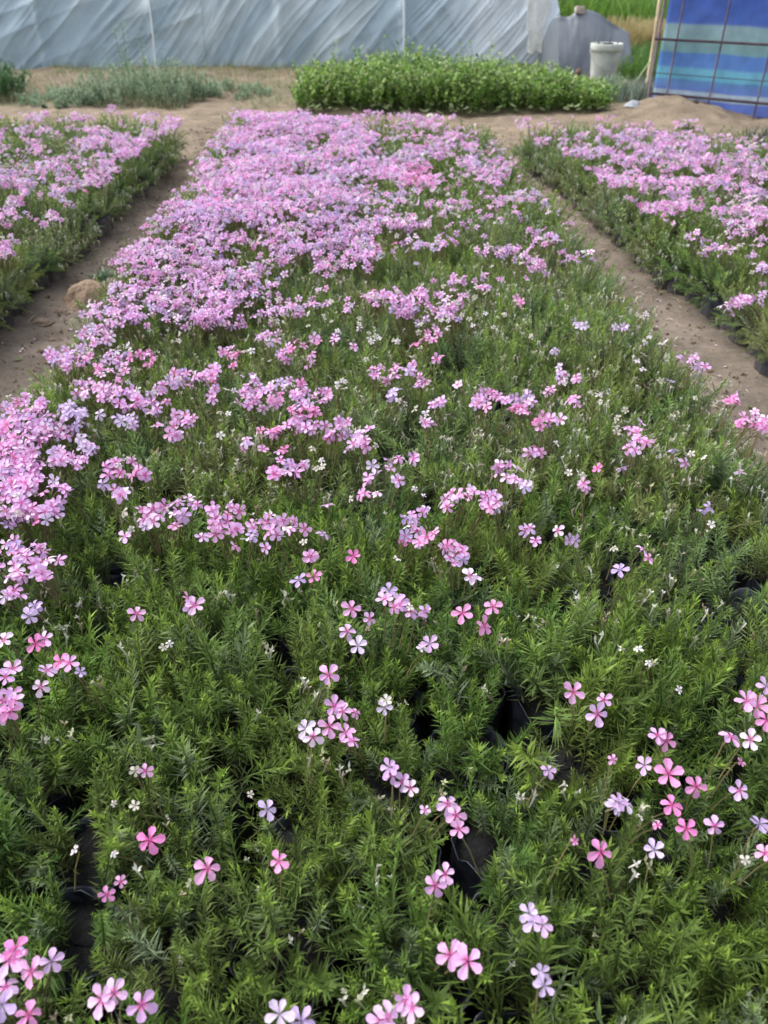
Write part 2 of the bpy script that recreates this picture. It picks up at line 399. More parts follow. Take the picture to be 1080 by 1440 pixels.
# ---- where the blooms stand (read off the photograph, laid out on the beds)
FGRID = """
144416608 888836520 312333100
544788409 988825550 536677710
122685559 865922552 776678773
787785259 999988476 586667877
777673089 999859345 344567766
666560699 889644115 612255346
666650999 878843165 640145667
567523998 766744353 430654537
676509985 777655411 451503456
544479995 656861146 550004415
600089984 366650334 443003304
540099877 552321404 110001035
000065466 432363230 000000000
000456565 233244310 000000000
003762254 112221200 000000000
"""
FG = np.array([[int(c) for c in l.replace(' ', '')] for l in FGRID.split('\n') if l.strip()], float)
EL = """165,440,50,16,9,P;135,470,25,15,8,P;97,502,34,18,9,P;160,421,8,7,6,P;225,418,14,8,6,W;180,405,16,8,7,P;290,430,45,25,7,P;235,451,8,6,5,P
135,522,12,10,8,D;165,510,20,18,7,P;208,500,12,14,7,D;172,490,15,10,4,W;247,475,10,8,5,W;325,493,16,8,8,D;350,497,10,6,4,W;290,522,55,12,5,P;230,540,18,12,7,P
255,535,20,10,5,P;300,533,10,8,8,P;130,552,28,18,8,P;195,560,30,18,8,P;165,545,20,20,6,P;135,581,6,5,8,P;175,592,20,9,8,L;225,572,20,10,6,P;255,590,18,13,8,P
243,608,14,10,8,P;215,600,8,6,6,P;300,555,10,10,7,P;325,550,10,8,5,W;345,560,18,18,7,P;350,535,20,8,6,P;315,580,15,6,4,W;345,620,8,14,6,P;300,610,12,8,3,W
35,590,42,38,9,P;100,585,24,20,9,L;80,608,25,12,8,P;125,625,20,14,8,L;20,640,35,60,9,P;95,635,20,10,8,P;380,475,22,10,7,P;415,484,12,8,8,D;398,500,10,10,8,P
436,508,8,12,8,P;443,479,8,6,8,D;473,476,8,5,8,D;500,487,5,5,6,D;382,508,6,5,6,W;405,435,22,10,6,P;445,425,18,5,6,P;495,430,12,12,6,P;380,423,18,4,4,W
375,448,12,4,4,W;395,457,5,4,6,W;545,412,25,10,7,P;570,430,22,12,8,P;525,425,8,8,7,P;592,415,7,14,8,P;635,437,14,10,7,P;625,455,15,8,5,W;605,470,12,10,6,D
585,478,6,8,5,D;615,500,10,5,5,P;673,402,7,4,9,D;555,477,6,5,8,W;525,475,8,6,5,W;588,458,6,4,7,W;540,525,22,12,8,P;570,518,18,8,8,P;592,535,9,10,9,P
550,548,12,8,8,L;567,560,12,8,6,W;585,585,15,12,5,W;480,543,20,10,5,W;370,560,20,18,7,P;405,550,30,22,7,P;440,560,28,15,7,P;430,577,22,12,8,D;385,605,20,12,8,D
420,600,30,12,8,P;470,603,22,14,7,P;510,608,14,16,8,P;500,628,16,8,8,P;480,595,10,6,6,P;390,635,10,6,7,P;365,632,6,8,7,P;645,541,7,6,7,P;612,565,12,10,7,P
607,590,9,9,7,P;690,562,26,13,9,D;680,550,8,6,7,D;718,565,10,8,7,P;527,627,4,4,7,W;815,456,10,6,8,L;870,462,12,6,8,L;742,468,12,6,6,W;730,421,6,5,8,D
780,490,5,8,5,L;787,523,10,8,7,L;795,533,18,7,8,P;777,550,8,8,8,P;803,562,12,6,8,P;740,560,14,10,7,P;735,570,15,12,8,D;765,592,24,9,9,D;845,553,18,5,6,W
900,445,14,6,5,W;915,477,14,8,5,W;932,480,8,8,7,W;972,505,12,6,8,P;980,513,14,6,8,P;968,517,6,4,7,P;900,498,6,4,6,W;930,530,6,5,6,W;938,533,6,6,7,L
980,556,8,4,8,W;1030,563,13,9,9,D;1068,590,20,18,8,D;1035,590,16,8,5,D;893,600,14,8,8,P;905,617,18,10,8,P;893,628,12,8,8,P;750,633,12,8,7,D;780,625,6,5,7,W
947,632,6,5,7,L;975,635,10,6,6,W;1003,570,6,4,6,W;865,590,10,18,3,W;25,690,45,55,9,P;60,712,22,22,8,P;20,640,30,20,9,P;85,645,20,14,8,P;110,648,18,8,8,P
75,680,12,8,8,P;93,687,10,10,8,P;70,715,16,10,8,L;177,655,28,12,9,P;152,665,8,6,8,P;212,668,12,6,7,P;175,693,16,10,9,P;142,678,10,5,6,L;30,790,38,22,8,P
60,795,15,20,8,P;45,772,20,8,8,P;22,810,10,14,8,P;20,838,18,10,9,P;42,857,10,12,9,L;10,770,15,15,8,P;85,785,10,5,7,D;225,722,35,14,8,P;212,740,10,8,7,P
250,730,15,12,7,P;180,750,9,9,8,P;258,705,12,10,7,P;275,707,10,8,7,P;305,725,20,16,8,P;327,715,12,10,9,P;320,745,22,10,8,P;330,765,8,6,9,P;283,757,8,6,9,P
352,748,12,12,8,P;272,848,14,10,8,D;160,720,20,6,3,W;375,735,22,12,9,P;400,740,18,14,9,P;385,752,16,8,9,P;378,772,8,8,7,P;395,655,20,12,8,P;410,662,20,8,8,P
430,655,10,8,6,P;385,665,10,6,7,P;450,660,12,8,5,W;514,672,8,7,9,P;527,658,9,6,8,P;548,655,9,8,8,P;557,673,8,6,9,P;569,643,14,6,9,P;522,697,16,6,9,P
489,703,8,5,8,W;460,713,5,6,8,D;580,693,12,6,6,W;600,700,8,4,6,W;590,722,15,10,8,P;572,735,12,10,8,P;575,750,14,10,9,P;600,755,20,10,8,D;625,765,18,8,8,D
648,775,10,8,6,P;645,790,15,14,8,P;662,810,12,10,8,P;642,705,18,14,9,P;670,693,12,8,9,P;697,705,18,12,9,P;690,697,20,6,8,P;668,652,10,4,6,W;710,655,14,12,9,P
722,668,12,14,8,P;738,685,8,8,8,P;433,750,8,8,7,D;432,762,7,4,7,W;438,787,10,8,8,P;424,820,6,8,7,L;452,755,6,5,7,L;550,838,14,10,9,P;570,855,18,12,9,P
590,860,10,10,8,P;555,780,5,8,6,W;797,665,8,5,8,W;815,668,8,5,7,W;823,678,6,8,9,P;845,655,6,5,8,P;874,660,7,6,7,L;757,640,6,4,6,D;961,650,6,7,7,P
985,645,10,4,7,W;1038,662,7,6,8,P;996,715,9,7,8,L;1003,737,6,3,8,W;735,742,12,8,8,P;788,747,10,5,9,P;806,756,14,5,9,L;897,772,9,5,7,P;877,802,9,6,9,L
867,773,5,5,6,W;640,300,20,10,2,W;470,450,40,30,1.5,W;680,440,60,30,1.2,W;560,490,60,30,1,W;880,540,60,40,.6,W;450,640,60,20,1,W"""
# single blooms: px, py, size in px across, kind
SG = """192,863,26,P;441,810,24,D;497,782,22,D;494,856,30,P;520,870,20,P;650,862,30,D;693,853,26,D;681,880,30,D;753,760,20,P;912,785,18,D
5,900,28,P;50,905,28,D;63,898,26,P;85,930,28,D;98,932,28,P;65,942,28,P;57,966,26,P;18,940,28,P;8,952,28,P;6,985,32,P;14,1000,32,D;20,986,30,P;4,1006,30,P;16,975,28,P;113,945,18,L
190,1085,22,W;205,1084,24,P;230,910,22,W;238,905,20,W;352,1117,22,W;210,1181,38,D;292,1221,42,D;392,1211,30,D;376,1138,30,L;190,1133,22,W;160,1130,20,W
105,1195,22,W;160,1200,24,W;170,1240,18,D;150,1258,26,D;12,1350,44,P;22,1336,40,D;44,1366,42,D;8,1388,42,P;3,1412,42,L;40,1427,42,D;72,1352,36,L;143,1405,44,P;160,1396,40,P;198,1413,42,P
393,1426,42,L;424,1436,40,L;536,1436,42,P;503,908,30,L;488,888,28,P;462,949,32,P;470,993,30,P;482,1001,28,P;500,1002,20,D;430,1025,30,L;440,1036,32,P;463,1022,32,P;486,1030,32,P;496,1042,28,P
543,985,24,W;541,995,24,L;547,1079,28,L;552,1089,28,P;566,1099,30,P;577,1108,28,P;630,1130,36,P;641,1146,32,P;645,1166,26,P;598,1139,16,P;626,1229,30,P;612,1245,34,P
604,905,30,L;594,912,26,W;806,973,32,P;849,984,24,P;840,1004,34,P;873,912,24,W;897,912,20,W;912,932,22,W;955,970,22,W;1078,965,26,L;1064,992,38,D;1050,985,34,P;1028,1036,34,P;1055,1040,34,P;1078,1012,34,D
1042,1072,14,D;937,1041,34,D;925,1034,26,P;862,1068,16,D;771,1083,22,L;906,1076,26,L;940,1089,40,D;979,1106,34,D;1040,1111,28,P;870,1128,30,L;880,1130,30,L;866,1136,28,L
945,1132,34,D;965,1165,32,D;1005,1162,30,P;925,1160,14,D;845,1198,38,D;808,1182,14,D;920,1195,28,L;1048,1210,26,W;1076,1200,28,P;1068,1158,32,L;750,1296,34,L;763,1301,32,L;744,1284,30,L
633,1343,48,P;658,1352,46,P;765,1386,34,L;761,1368,28,L;580,1416,42,P;546,1431,40,P;570,1406,36,P"""

def dens(px, py):
    gx = np.clip((px/40-.5), 0, 25.999); gy = np.clip(((py-160)/20-.5), 0, 13.999)
    # jitter the look-up a little so the cells do not show
    xi = np.floor(gx+rng.uniform(-.2, 1.0, np.shape(px))).astype(int).clip(0, 26); yi = np.floor(gy+rng.uniform(0, 1, np.shape(px))).astype(int).clip(0, 14)
    return FG[yi, xi]/9

# ---- bag positions
SP = .104
bags = []        # (x, y, bed, row, col)
def far_c_(x): return 4.50-.20*(x+.6)
rowi = 0
y = .12-SP*4
while y < 4.9:
    for c in range(13):
        x = -.575+c*.1005
        if y < far_c_(x): bags.append([x+rnd.uniform(-.012, .012), y+rnd.uniform(-.012, .012)+(.03 if c % 2 else 0), 'C', rowi, c])
    for c in range(19):
        x = edge_left(y)-.03-c*SP-(rnd.uniform(-.01, .035) if c == 0 else 0)
        if -.25 < y < 4.66 and x > -2.9: bags.append([x+rnd.uniform(-.012, .012), y+rnd.uniform(-.012, .012), 'L', rowi, c])
        x = edge_right(y)+.03+c*SP+(rnd.uniform(-.01, .035) if c == 0 else 0)
        if -.25 < y < 4.46-max(0, x-1.3)*.7 and x < 2.9: bags.append([x+rnd.uniform(-.012, .012), y+rnd.uniform(-.012, .012), 'R', rowi, c])
    rowi += 1; y += SP
# a wider first block, where the bed runs past both sides of the camera
for b in bags: b += list(proj((b[0], b[1], .14)))
def inframe(b, m=30): return b[7] > .1 and -60 < b[5] < 1140 and -m < b[6] < 1640
vis = sorted([b for b in bags if inframe(b)], key=lambda b: b[7])
NEAR = vis[:296]
near_ids = set(id(b) for b in NEAR)
FARB = [b for b in bags if id(b) not in near_ids and b[1] > -.3]
NB = np.array([[b[0], b[1]] for b in bags])

PLANTF = rng.uniform(.35, 1.35, len(NB))     # some plants bloom more than others
# ---- blooms -> list of (pos, kind, size, explicit)
blooms = []
# upper grid
step = .0135
for (x0, x1, y0, y1, bed) in ((-.655, .70, 1.6, 4.8, 'C'), (-2.95, -.8, 1.2, 4.8, 'L'), (.82, 2.95, .8, 4.5, 'R')):
    gx, gy = np.meshgrid(np.arange(x0, x1, step), np.arange(y0, y1, step*.92))
    gx = (gx+(np.arange(gx.shape[0])[:, None] % 2)*step/2).ravel(); gy = gy.ravel()
    gx = gx+rng.uniform(-.006, .006, gx.size); gy = gy+rng.uniform(-.006, .006, gy.size)
    px, py, dd = proj(np.stack([gx, gy, np.full(gx.size, .225)], 1))
    D = dens(px, py)
    bidx = np.array([((g0-NB[:, 0])**2+(g1-NB[:, 1])**2).argmin() for g0, g1 in zip(gx, gy)])
    D = np.clip(D*np.where(D > .85, 1, PLANTF[bidx])*1.05, 0, 1)
    D = .86*D**1.36*(.8 if bed != 'C' else np.where(px > 620, .75, 1.0))
    # clumped: the blooms sit in heads
    cl = vnoise(gx*17, gy*17, 31)*.6+vnoise(gx*38, gy*38, 33)*.4
    thr = np.quantile(cl, 1-np.linspace(0, 1, 21))
    ok = cl > np.interp(D*1.0, np.linspace(0, 1, 21), thr)
    ok &= (py < (455 if bed == 'C' else 400))
    if bed == 'C': ok &= (gy < far_c_(gx)+.03) & (gx > -.625) & (gx < .655)
    if bed == 'L':
        ok &= (gx < edge_left(gy)+.03) & (gy < 4.68)
    if bed == 'R':
        ok &= (gx > edge_right(gy)-.03) & (gy < 4.48-np.maximum(0, gx-1.3)*.7)
    # beyond the frame the beds carry on at a middling density
    hue = vnoise(gx*5, gy*5, 41)
    for i in np.nonzero(ok)[0]:
        r = rnd.random(); fs = rnd.uniform(.72, .98)
        deep = ((px[i]-590)/28)**2+((py[i]-248)/18)**2 < 1 or ((px[i]-775)/28)**2+((py[i]-212)/14)**2 < 1 or ((px[i]-540)/22)**2+((py[i]-342)/7)**2 < 1
        kd = 'D' if (deep and r < .6) else ('W' if r < .12+(.12 if D[i] < .5 else 0) else ('L' if r < .30+.25*(hue[i] > .6) else ('D' if r > .975 else 'P')))
        blooms.append((gx[i], gy[i],   .208+rnd.uniform(0, .03)+float(hz(gx[i], gy[i]))*1.0, kd, fs, False))
def sidebed(x, y):
    return (x > edge_right(y)-.05) or (x < edge_left(y)+.05)
for t in EL.replace('\n', ';').split(';'):
    a = t.split(','); cx, cy, rx, ry, dn = map(float, a[:5]); kd = a[5]
    c = at(cx, cy, .225); dep = proj(c)[2]
    A = (.0128*F/dep)**2*.66
    n = max(1, int(round(dn/9*rx*ry*pi/A)))
    if dn < 2.1: n = max(1, int(dn/9*rx*ry*pi/A))
    for _ in range(n):
        q = math.sqrt(rnd.random()); w = rnd.uniform(0, 6.28)
        z = rnd.uniform(.212, .235)+.012*(1-q*q)
        P = at(cx+rx*q*cos(w), cy+ry*q*sin(w), z)
        k2 = kd
        if kd == 'P' and rnd.random() < .2: k2 = rnd.choice('LLWD')
        if kd == 'D' and rnd.random() < .45: k2 = 'P'
        blooms.append((P[0], P[1], z, k2, rnd.uniform(.78, 1.02), False))
# right bed below y=400 px: the odd edge bloom
for (cx, cy, n) in ((1065, 402, 14), (1040, 408, 8)):
    for _ in range(n):
        P = at(cx+rnd.uniform(-25, 15), cy+rnd.uniform(-7, 7), .225); blooms.append((P[0], P[1], .225+rnd.uniform(-.01, .01), 'P', 1.0, False))
for t in SG.replace('\n', ';').split(';'):
    a = t.split(','); cx, cy, sz = map(float, a[:3]); z = rnd.uniform(.222, .236)
    P = at(cx, cy, z); dep = proj(P)[2]
    s = sz/F*dep/.023
    blooms.append((P[0], P[1], z, a[3], min(1.15, s), True))

# assign each bloom to its nearest bag
bp = np.array([[b[0], b[1]] for b in blooms])
own = np.empty(len(bp), int)
for i in range(0, len(bp), 2000):
    dd = ((bp[i:i+2000, None, :]-NB[None])**2).sum(-1); own[i:i+2000] = dd.argmin(1)
per = {}
for i, o in enumerate(own): per.setdefault(int(o), []).append(i)

def sink(b):
    return 0 if b[2] == 'C' else (-.036 if b[4] == 0 else (-.022 if b[4] == 1 else -.012))
def spill_of(b):
    if (int(b[0]*7919)+int(b[1]*104729)) % 7 < 1: return 0
    if b[2] == 'C': return -1 if b[4] == 0 else (1 if b[4] == 12 else 0)
    if b[4] == 0: return 1 if b[2] == 'L' else -1
    return 0
# ---- bag meshes (shared)
def bag_mesh(r):
    V, Fq = lathe([(.030, .002), (.043, .0), (.046, .012), (.0475, .035), (.048, .06), (.0475, .085), (.047, .103), (.0485, .107), (.0465, .106), (.0445, .085)], 28)
    for i, v in enumerate(V):
        a = math.atan2(v[1], v[0]); k = 1+.05*sin(a*5+r.p1+v[2]*55)+.035*sin(a*11+r.p2-v[2]*60)+.04*sin(a*3+r.p3+v[2]*90)
        v[0] *= k; v[1] *= k
        if v[2] > .09: v[2] += .006*sin(a*4+r.p2)+.003*sin(a*9+r.p1)
    return V, Fq
class RP: pass
BAGM = []; SOILM = []
for i in range(6):
    r = RP(); r.p1, r.p2, r.p3 = [rnd.uniform(0, 6) for _ in range(3)]
    V, Fq = bag_mesh(r)
    o = make_obj("grow_bag", V, Fq, M_BAG, smooth=True); BAGM.append(o.data); bpy.data.objects.remove(o)
    V, Fq = lathe([(.0445, .088), (.034, .092), (.02, .095), (.0, .096)], 16)
    V[:, 2] += np.array([rnd.uniform(-.003, .003) for _ in V])
    o = make_obj("potting_soil", V, Fq, M_SOILBITS); SOILM.append(o.data); bpy.data.objects.remove(o)
BV = [np.array([v.co[:] for v in m.vertices]) for m in BAGM]; BF = np.array([list(p.vertices) for p in BAGM[0].polygons])

NUM = ("first second third fourth fifth sixth seventh eighth ninth tenth eleventh twelfth thirteenth fourteenth fifteenth sixteenth seventeenth "
       "eighteenth nineteenth twentieth twenty-first twenty-second twenty-third twenty-fourth twenty-fifth twenty-sixth twenty-seventh twenty-eighth twenty-ninth thirtieth").split()
CNT = {1: 'one', 2: 'two', 3: 'three', 4: 'four', 5: 'five', 6: 'six'}
KN = {'P': 'pink', 'D': 'deep pink', 'L': 'lilac', 'W': 'whitish faded'}
rows = {}
for b in NEAR: rows.setdefault((b[2], b[3]), []).append(b)
firstrow = {bed: min(k[1] for k in rows if k[0] == bed) for bed in 'CLR' if any(k[0] == bed for k in rows)}
bagindex = {id(b): i for i, b in enumerate(bags)}
for (bed, row), L in sorted(rows.items()):
    L.sort(key=lambda b: b[5] if bed != 'L' else -b[5])
    for j, b in enumerate(L):
        x, y = b[0], b[1]; r = random.Random(int(x*1e4)*31+int(y*1e4))
        zs = sink(b); root = empty("potted_phlox", (x, y, zs))
        v = rnd.randrange(6)
        bo = link_mesh("grow_bag", BAGM[v], root, (0, 0, 0), rnd.uniform(0, 6)); link_mesh("potting_soil", SOILM[v], bo)
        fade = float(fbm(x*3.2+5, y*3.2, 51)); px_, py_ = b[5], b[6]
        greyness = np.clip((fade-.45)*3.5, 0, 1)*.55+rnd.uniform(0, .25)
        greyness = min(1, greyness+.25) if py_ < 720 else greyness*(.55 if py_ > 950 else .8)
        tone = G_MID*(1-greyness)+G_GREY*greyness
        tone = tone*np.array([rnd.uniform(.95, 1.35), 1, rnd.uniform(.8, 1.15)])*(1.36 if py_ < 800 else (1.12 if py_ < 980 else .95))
        mb = MB()
        sp = (.015 if py_ > 950 else (.06 if py_ > 720 else .20))*(.3+1.7*float(np.clip((vnoise(x*6, y*6, 77)-.25)*2, 0, 1)))
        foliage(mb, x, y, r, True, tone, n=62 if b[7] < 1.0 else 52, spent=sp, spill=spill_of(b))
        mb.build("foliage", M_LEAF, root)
        ids = per.get(bagindex[id(b)], [])
        kinds = [blooms[i][3] for i in ids]
        single = len(ids) <= 20
        fm = MB(); r2 = random.Random(len(ids)+int(x*1000))
        for i in ids:
            bx, by, bz, kd, s, ex = blooms[i]; bz = float(bz)
            m = MB() if single else fm
            nrm = np.array([r2.gauss(0, .3), r2.gauss(-.45, .3), 1.0]) if ex else None
            add_flower(m, (bx, by, bz), kd, r2, True, nrm, s, local=(x, y, 0), stem_to=(x, y))
            if single: m.build("flower", M_PETAL, root)
        if not single and ids: fm.build("flower_cluster", M_PETAL, root)
        n = len(ids)
        if n == 0: look = "green phlox without open flowers"
        else:
            mk = max(set(kinds), key=kinds.count)
            if n <= 6: look = f"phlox with {CNT[n]} {KN[mk]} flower{'s' if n > 1 else ''}"
            elif n <= 16: look = f"phlox with loose {KN[mk]} flowers"
            else: look = f"phlox thick with {KN[mk]} flowers"
        rw = NUM[min(row-firstrow[bed], 29)]; cl = NUM[min(j, 29)]
        if bed == 'C': place = f"{rw} row from front, {cl} from left"
        elif bed == 'R': place = f"right bed, {rw} row from front, {cl} from path"
        else: place = f"left bed, {rw} row from front, {cl} from path"
        tag(root, f"{look}, {place}", "potted plant", "phlox growing in black bags")

# ---- the rest of the beds: one mass
mb = MB()
for b in FARB:
    x, y = b[0], b[1]; r = random.Random(int(x*1e4)*17+int(y*1e4))
    Bv = BV[rnd.randrange(6)]
    zs = sink(b); mb.add(Bv+np.array([x, y, zs]), BF, (1, 1, 1), 1); zoff[0] = zs
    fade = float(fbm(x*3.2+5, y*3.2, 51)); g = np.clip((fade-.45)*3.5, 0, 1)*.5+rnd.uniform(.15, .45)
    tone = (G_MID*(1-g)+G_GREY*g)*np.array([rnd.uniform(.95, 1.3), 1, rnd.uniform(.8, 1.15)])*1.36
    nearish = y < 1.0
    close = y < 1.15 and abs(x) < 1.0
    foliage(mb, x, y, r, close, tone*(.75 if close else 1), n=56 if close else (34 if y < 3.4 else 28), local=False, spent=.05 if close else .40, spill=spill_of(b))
fr = random.Random(5)
for i, (bx, by, bz, kd, s, ex) in enumerate(blooms):
    if id(bags[own[i]]) in near_ids: continue
    add_flower(mb, (bx, by, bz+sink(bags[own[i]])), kd, fr, False, None, s)
V = np.vstack(mb.V)
o = make_obj("potted_phlox_mass", V, np.vstack(mb.F), [M_LEAF, M_BAG], None, np.vstack(mb.C), np.concatenate(mb.I))
tag(o, "far part of the beds, thick with small pink phlox flowers over green", "potted plants", "phlox growing in black bags", "stuff")

# ------------------------------------------------------------------ leafy crop row behind the bed
def leaf_quad(p, d, s, L, w, up_=0.0):
    u = np.cross(s, d)
    return np.array([p, p+d*L*.3+s*w+u*w*.3, p+d*L*.72+s*w*.8+u*w*.35, p+d*L, p+d*L*.72-s*w*.8+u*w*.35, p+d*L*.3-s*w+u*w*.3])
LEAF6 = np.array([[0, 1, 2, 3], [0, 3, 4, 5]])
def leafy_stem(mb, base, h, r, cols, lw=.011, ll=.034, nl=16, lean=.25):
    d = np.array([r.gauss(0, lean), r.gauss(0, lean), 1.0]); d /= np.linalg.norm(d)
    tip = base+d*h
    tv, tf = tube([base, base+d*h*.5+np.array([r.uniform(-.01, .01), 0, 0]), tip], [.002, .0017, .001], 3, False)
    mb.add(tv, tf, np.array([.12, .2, .05]))
    for i in range(nl):
        t = .25+.75*(i+1)/nl; p = base+d*h*t; a = r.uniform(0, 6.28); el = r.uniform(.1, 1.0)
        dd = np.array([cos(a)*cos(el), sin(a)*cos(el), sin(el)]); s = np.array([-sin(a), cos(a), 0])
        c = np.array(r.choice(cols))*r.uniform(.75, 1.25)
        mb.add(leaf_quad(p, dd, s, ll*r.uniform(.6, 1.2), lw*r.uniform(.7, 1.2)), LEAF6, c)
mb = MB(); r = random.Random(21)
CC = [(.13, .25, .035), (.18, .33, .05), (.09, .19, .03), (.26, .40, .09), (.3, .36, .14)]
for i in range(2500):
    fy = r.random(); X_ = r.uniform(-.42, 1.86); Y_ = 6.17-.09*(X_+.4)/2.2+fy*.95
    if vnoise(X_*7, Y_*7, 111) < .22 or (Y_ < 6.28 and r.random() < .35): continue
    h = r.uniform(.15, .31)*(.72+.55*float(vnoise(X_*4, Y_*4, 112)))*(1-.45*min(1, max(0, (X_-1.35))/.4))*(1-.5*max(0, (-.3-X_)/.12))
    if r.random() < .03: h *= 1.4
    leafy_stem(mb, np.array([X_, Y_, float(gz(X_, Y_))-.005]), h, r, CC, nl=13)
for i in range(60):      # paler leaves lying at the front foot
    X_ = r.uniform(-.4, 1.8); Y_ = 6.12+r.uniform(-.03, .03); a = r.uniform(0, 6.28)
    mb.add(leaf_quad(np.array([X_, Y_, float(gz(X_, Y_))+r.uniform(.01, .05)]), np.array([cos(a), sin(a), .4]), np.array([-sin(a), cos(a), 0]), .05, .017), LEAF6, (.35, .42, .2))
o = mb.build("leafy_crop", M_CROP); tag(o, "low bright green leafy crop strip growing before the plastic greenhouse", "crop", None, "stuff")

# ------------------------------------------------------------------ weeds
def weed(name, cx, cy, rx, ry, n, hmin, hmax, cols, label, seed, nl=26, lw=.0035, ll=.035, lean=.35, spikes=()):
    mb = MB(); r = random.Random(seed)
    for i in range(n):
        q = math.sqrt(r.random()); a = r.uniform(0, 6.28); X_ = q*rx*cos(a); Y_ = q*ry*sin(a)
        h = r.uniform(hmin, hmax)*(1-.45*q)
        leafy_stem(mb, np.array([X_, Y_, float(gz(cx+X_, cy+Y_))-.01]), h, r, cols, lw, ll, nl, lean)
    for (sx, h) in spikes: leafy_stem(mb, np.array([sx, 0, 0.]), h, r, cols, lw, ll, nl*2, .05)
    o = mb.build(name, M_CROP, loc=(cx, cy, 0)); tag(o, label, "weed"); return o
BG = [(.17, .27, .15), (.22, .32, .19), (.30, .37, .24), (.14, .23, .15)]
weed("weed_clump", -1.62, 6.9, .52, .42, 330, .14, .42, BG, "feathery blue green weed clump before the plastic greenhouse on the left", 31, spikes=((-.1, .52), (.05, .44), (-.14, .48)))
weed("weed_clump", -2.25, 6.75, .30, .3, 130, .05, .15, BG, "thin low weeds on bare soil left of the feathery weed clump", 32)
weed("weed_clump", -3.0, 7.1, .36, .5, 260, .22, .42, [(.05, .14, .04), (.07, .18, .05), (.04, .11, .04)], "tall dark green weed clump cut by the left edge of the photo", 33, lw=.006)
weed("weed_clump", -1.0, 7.2, .35, .3, 110, .06, .14, BG, "sparse dry weeds between feathery clump and leafy crop strip", 34)
weed("weed_clump", 2.02, 6.75, .16, .16, 90, .12, .25, BG, "grey green weed tuft between leafy crop and white bucket foot", 35)
GG = [(.17, .22, .18), (.22, .27, .23), (.13, .17, .13)]
def grass_tuft(name, cx, cy, rx, ry, n, h0, h1, cols, label, seed, w=.004, cat="grass", kind=None, leanw=.35):
    mb = MB(); r = random.Random(seed)
    for i in range(n):
        q = math.sqrt(r.random()); a = r.uniform(0, 6.28); X_ = q*rx*cos(a); Y_ = q*ry*sin(a)
        z = float(gz(cx+X_, cy+Y_)) if kind is None else 0
        h = r.uniform(h0, h1); d = np.array([r.gauss(0, leanw), r.gauss(0, leanw), 1]); d /= np.linalg.norm(d)
        s = np.array([cos(a*3), sin(a*3), 0]); b = np.array([X_, Y_, z-.005]); c = np.array(r.choice(cols))*r.uniform(.75, 1.25)
        m = b+d*h*.55; t = b+d*h+np.array([d[0], d[1], -.25])*h*.3
        mb.add([b-s*w, b+s*w, m+s*w*.8, m-s*w*.8, t+s*w*.15, t-s*w*.15], [[0, 1, 2, 3], [3, 2, 4, 5]], c)
    o = mb.build(name, M_CROP, loc=(cx, cy, 0)); tag(o, label, cat, None, kind); return o
grass_tuft("grass_tuft", 2.22, 6.55, .20, .25, 420, .10, .22, GG, "blue grey grass tuft beside the white bucket on sandy ground", 41)
grass_tuft("grass_tuft", 2.33, 4.72, .10, .12, 200, .07, .14, [(.06, .09, .06), (.1, .13, .08)], "dark grass tuft at the right end of the sandy ground", 42)
grass_tuft("grass_tuft", 2.05, 5.15, .06, .05, 60, .03, .07, [(.1, .13, .06), (.16, .2, .1)], "tiny grass tuft on the sandy heap before the blue tarp", 43)
grass_tuft("green_grass", 3.0, 8.9, .9, 1.1, 5200, .12, .26, [(.09, .19, .04), (.14, .26, .06)], "green grass growing behind the white bucket", 44, .006, kind="stuff")
grass_tuft("dry_grass", 3.9, 11.6, 1.7, 1.0, 6500, .2, .38, [(.50, .40, .20), (.42, .34, .17), (.3, .3, .12)], "yellow dry grass beyond the grey plastic heap", 45, .009, kind="stuff")
grass_tuft("green_field_crop", 5.6, 19.0, 5.0, 6.2, 16000, .4, .75, [(.12, .24, .04), (.18, .32, .06), (.09, .18, .03)], "bright green field crop far behind the grey plastic heap", 46, .022, kind="stuff")

mb = MB(); r = random.Random(71)
for i in range(11000):
    X_ = r.uniform(-3.8, 2.3); Y_ = r.uniform(6.4, 9.0)
    if float(fbm(X_*1.8, Y_*2.2, 72)) < .43: continue
    h = r.uniform(.02, .085); a = r.uniform(0, 6.28); z = float(gz(X_, Y_)); s_ = np.array([cos(a), sin(a), 0])*.003; b_ = np.array([X_, Y_, z-.004]); d_ = np.array([r.gauss(0, .6), r.gauss(0, .6), 1])
    mb.add([b_-s_, b_+s_, b_+d_*h+s_*.2, b_+d_*h-s_*.2], [[0, 1, 2, 3]], np.array(r.choice([(.28, .24, .14), (.2, .26, .11), (.30, .27, .15), (.15, .23, .09), (.20, .30, .13)])))
o = mb.build("bank_grass", M_CROP); tag(o, "sparse short dry grass on the bare bank before the greenhouse", "grass", None, "stuff")
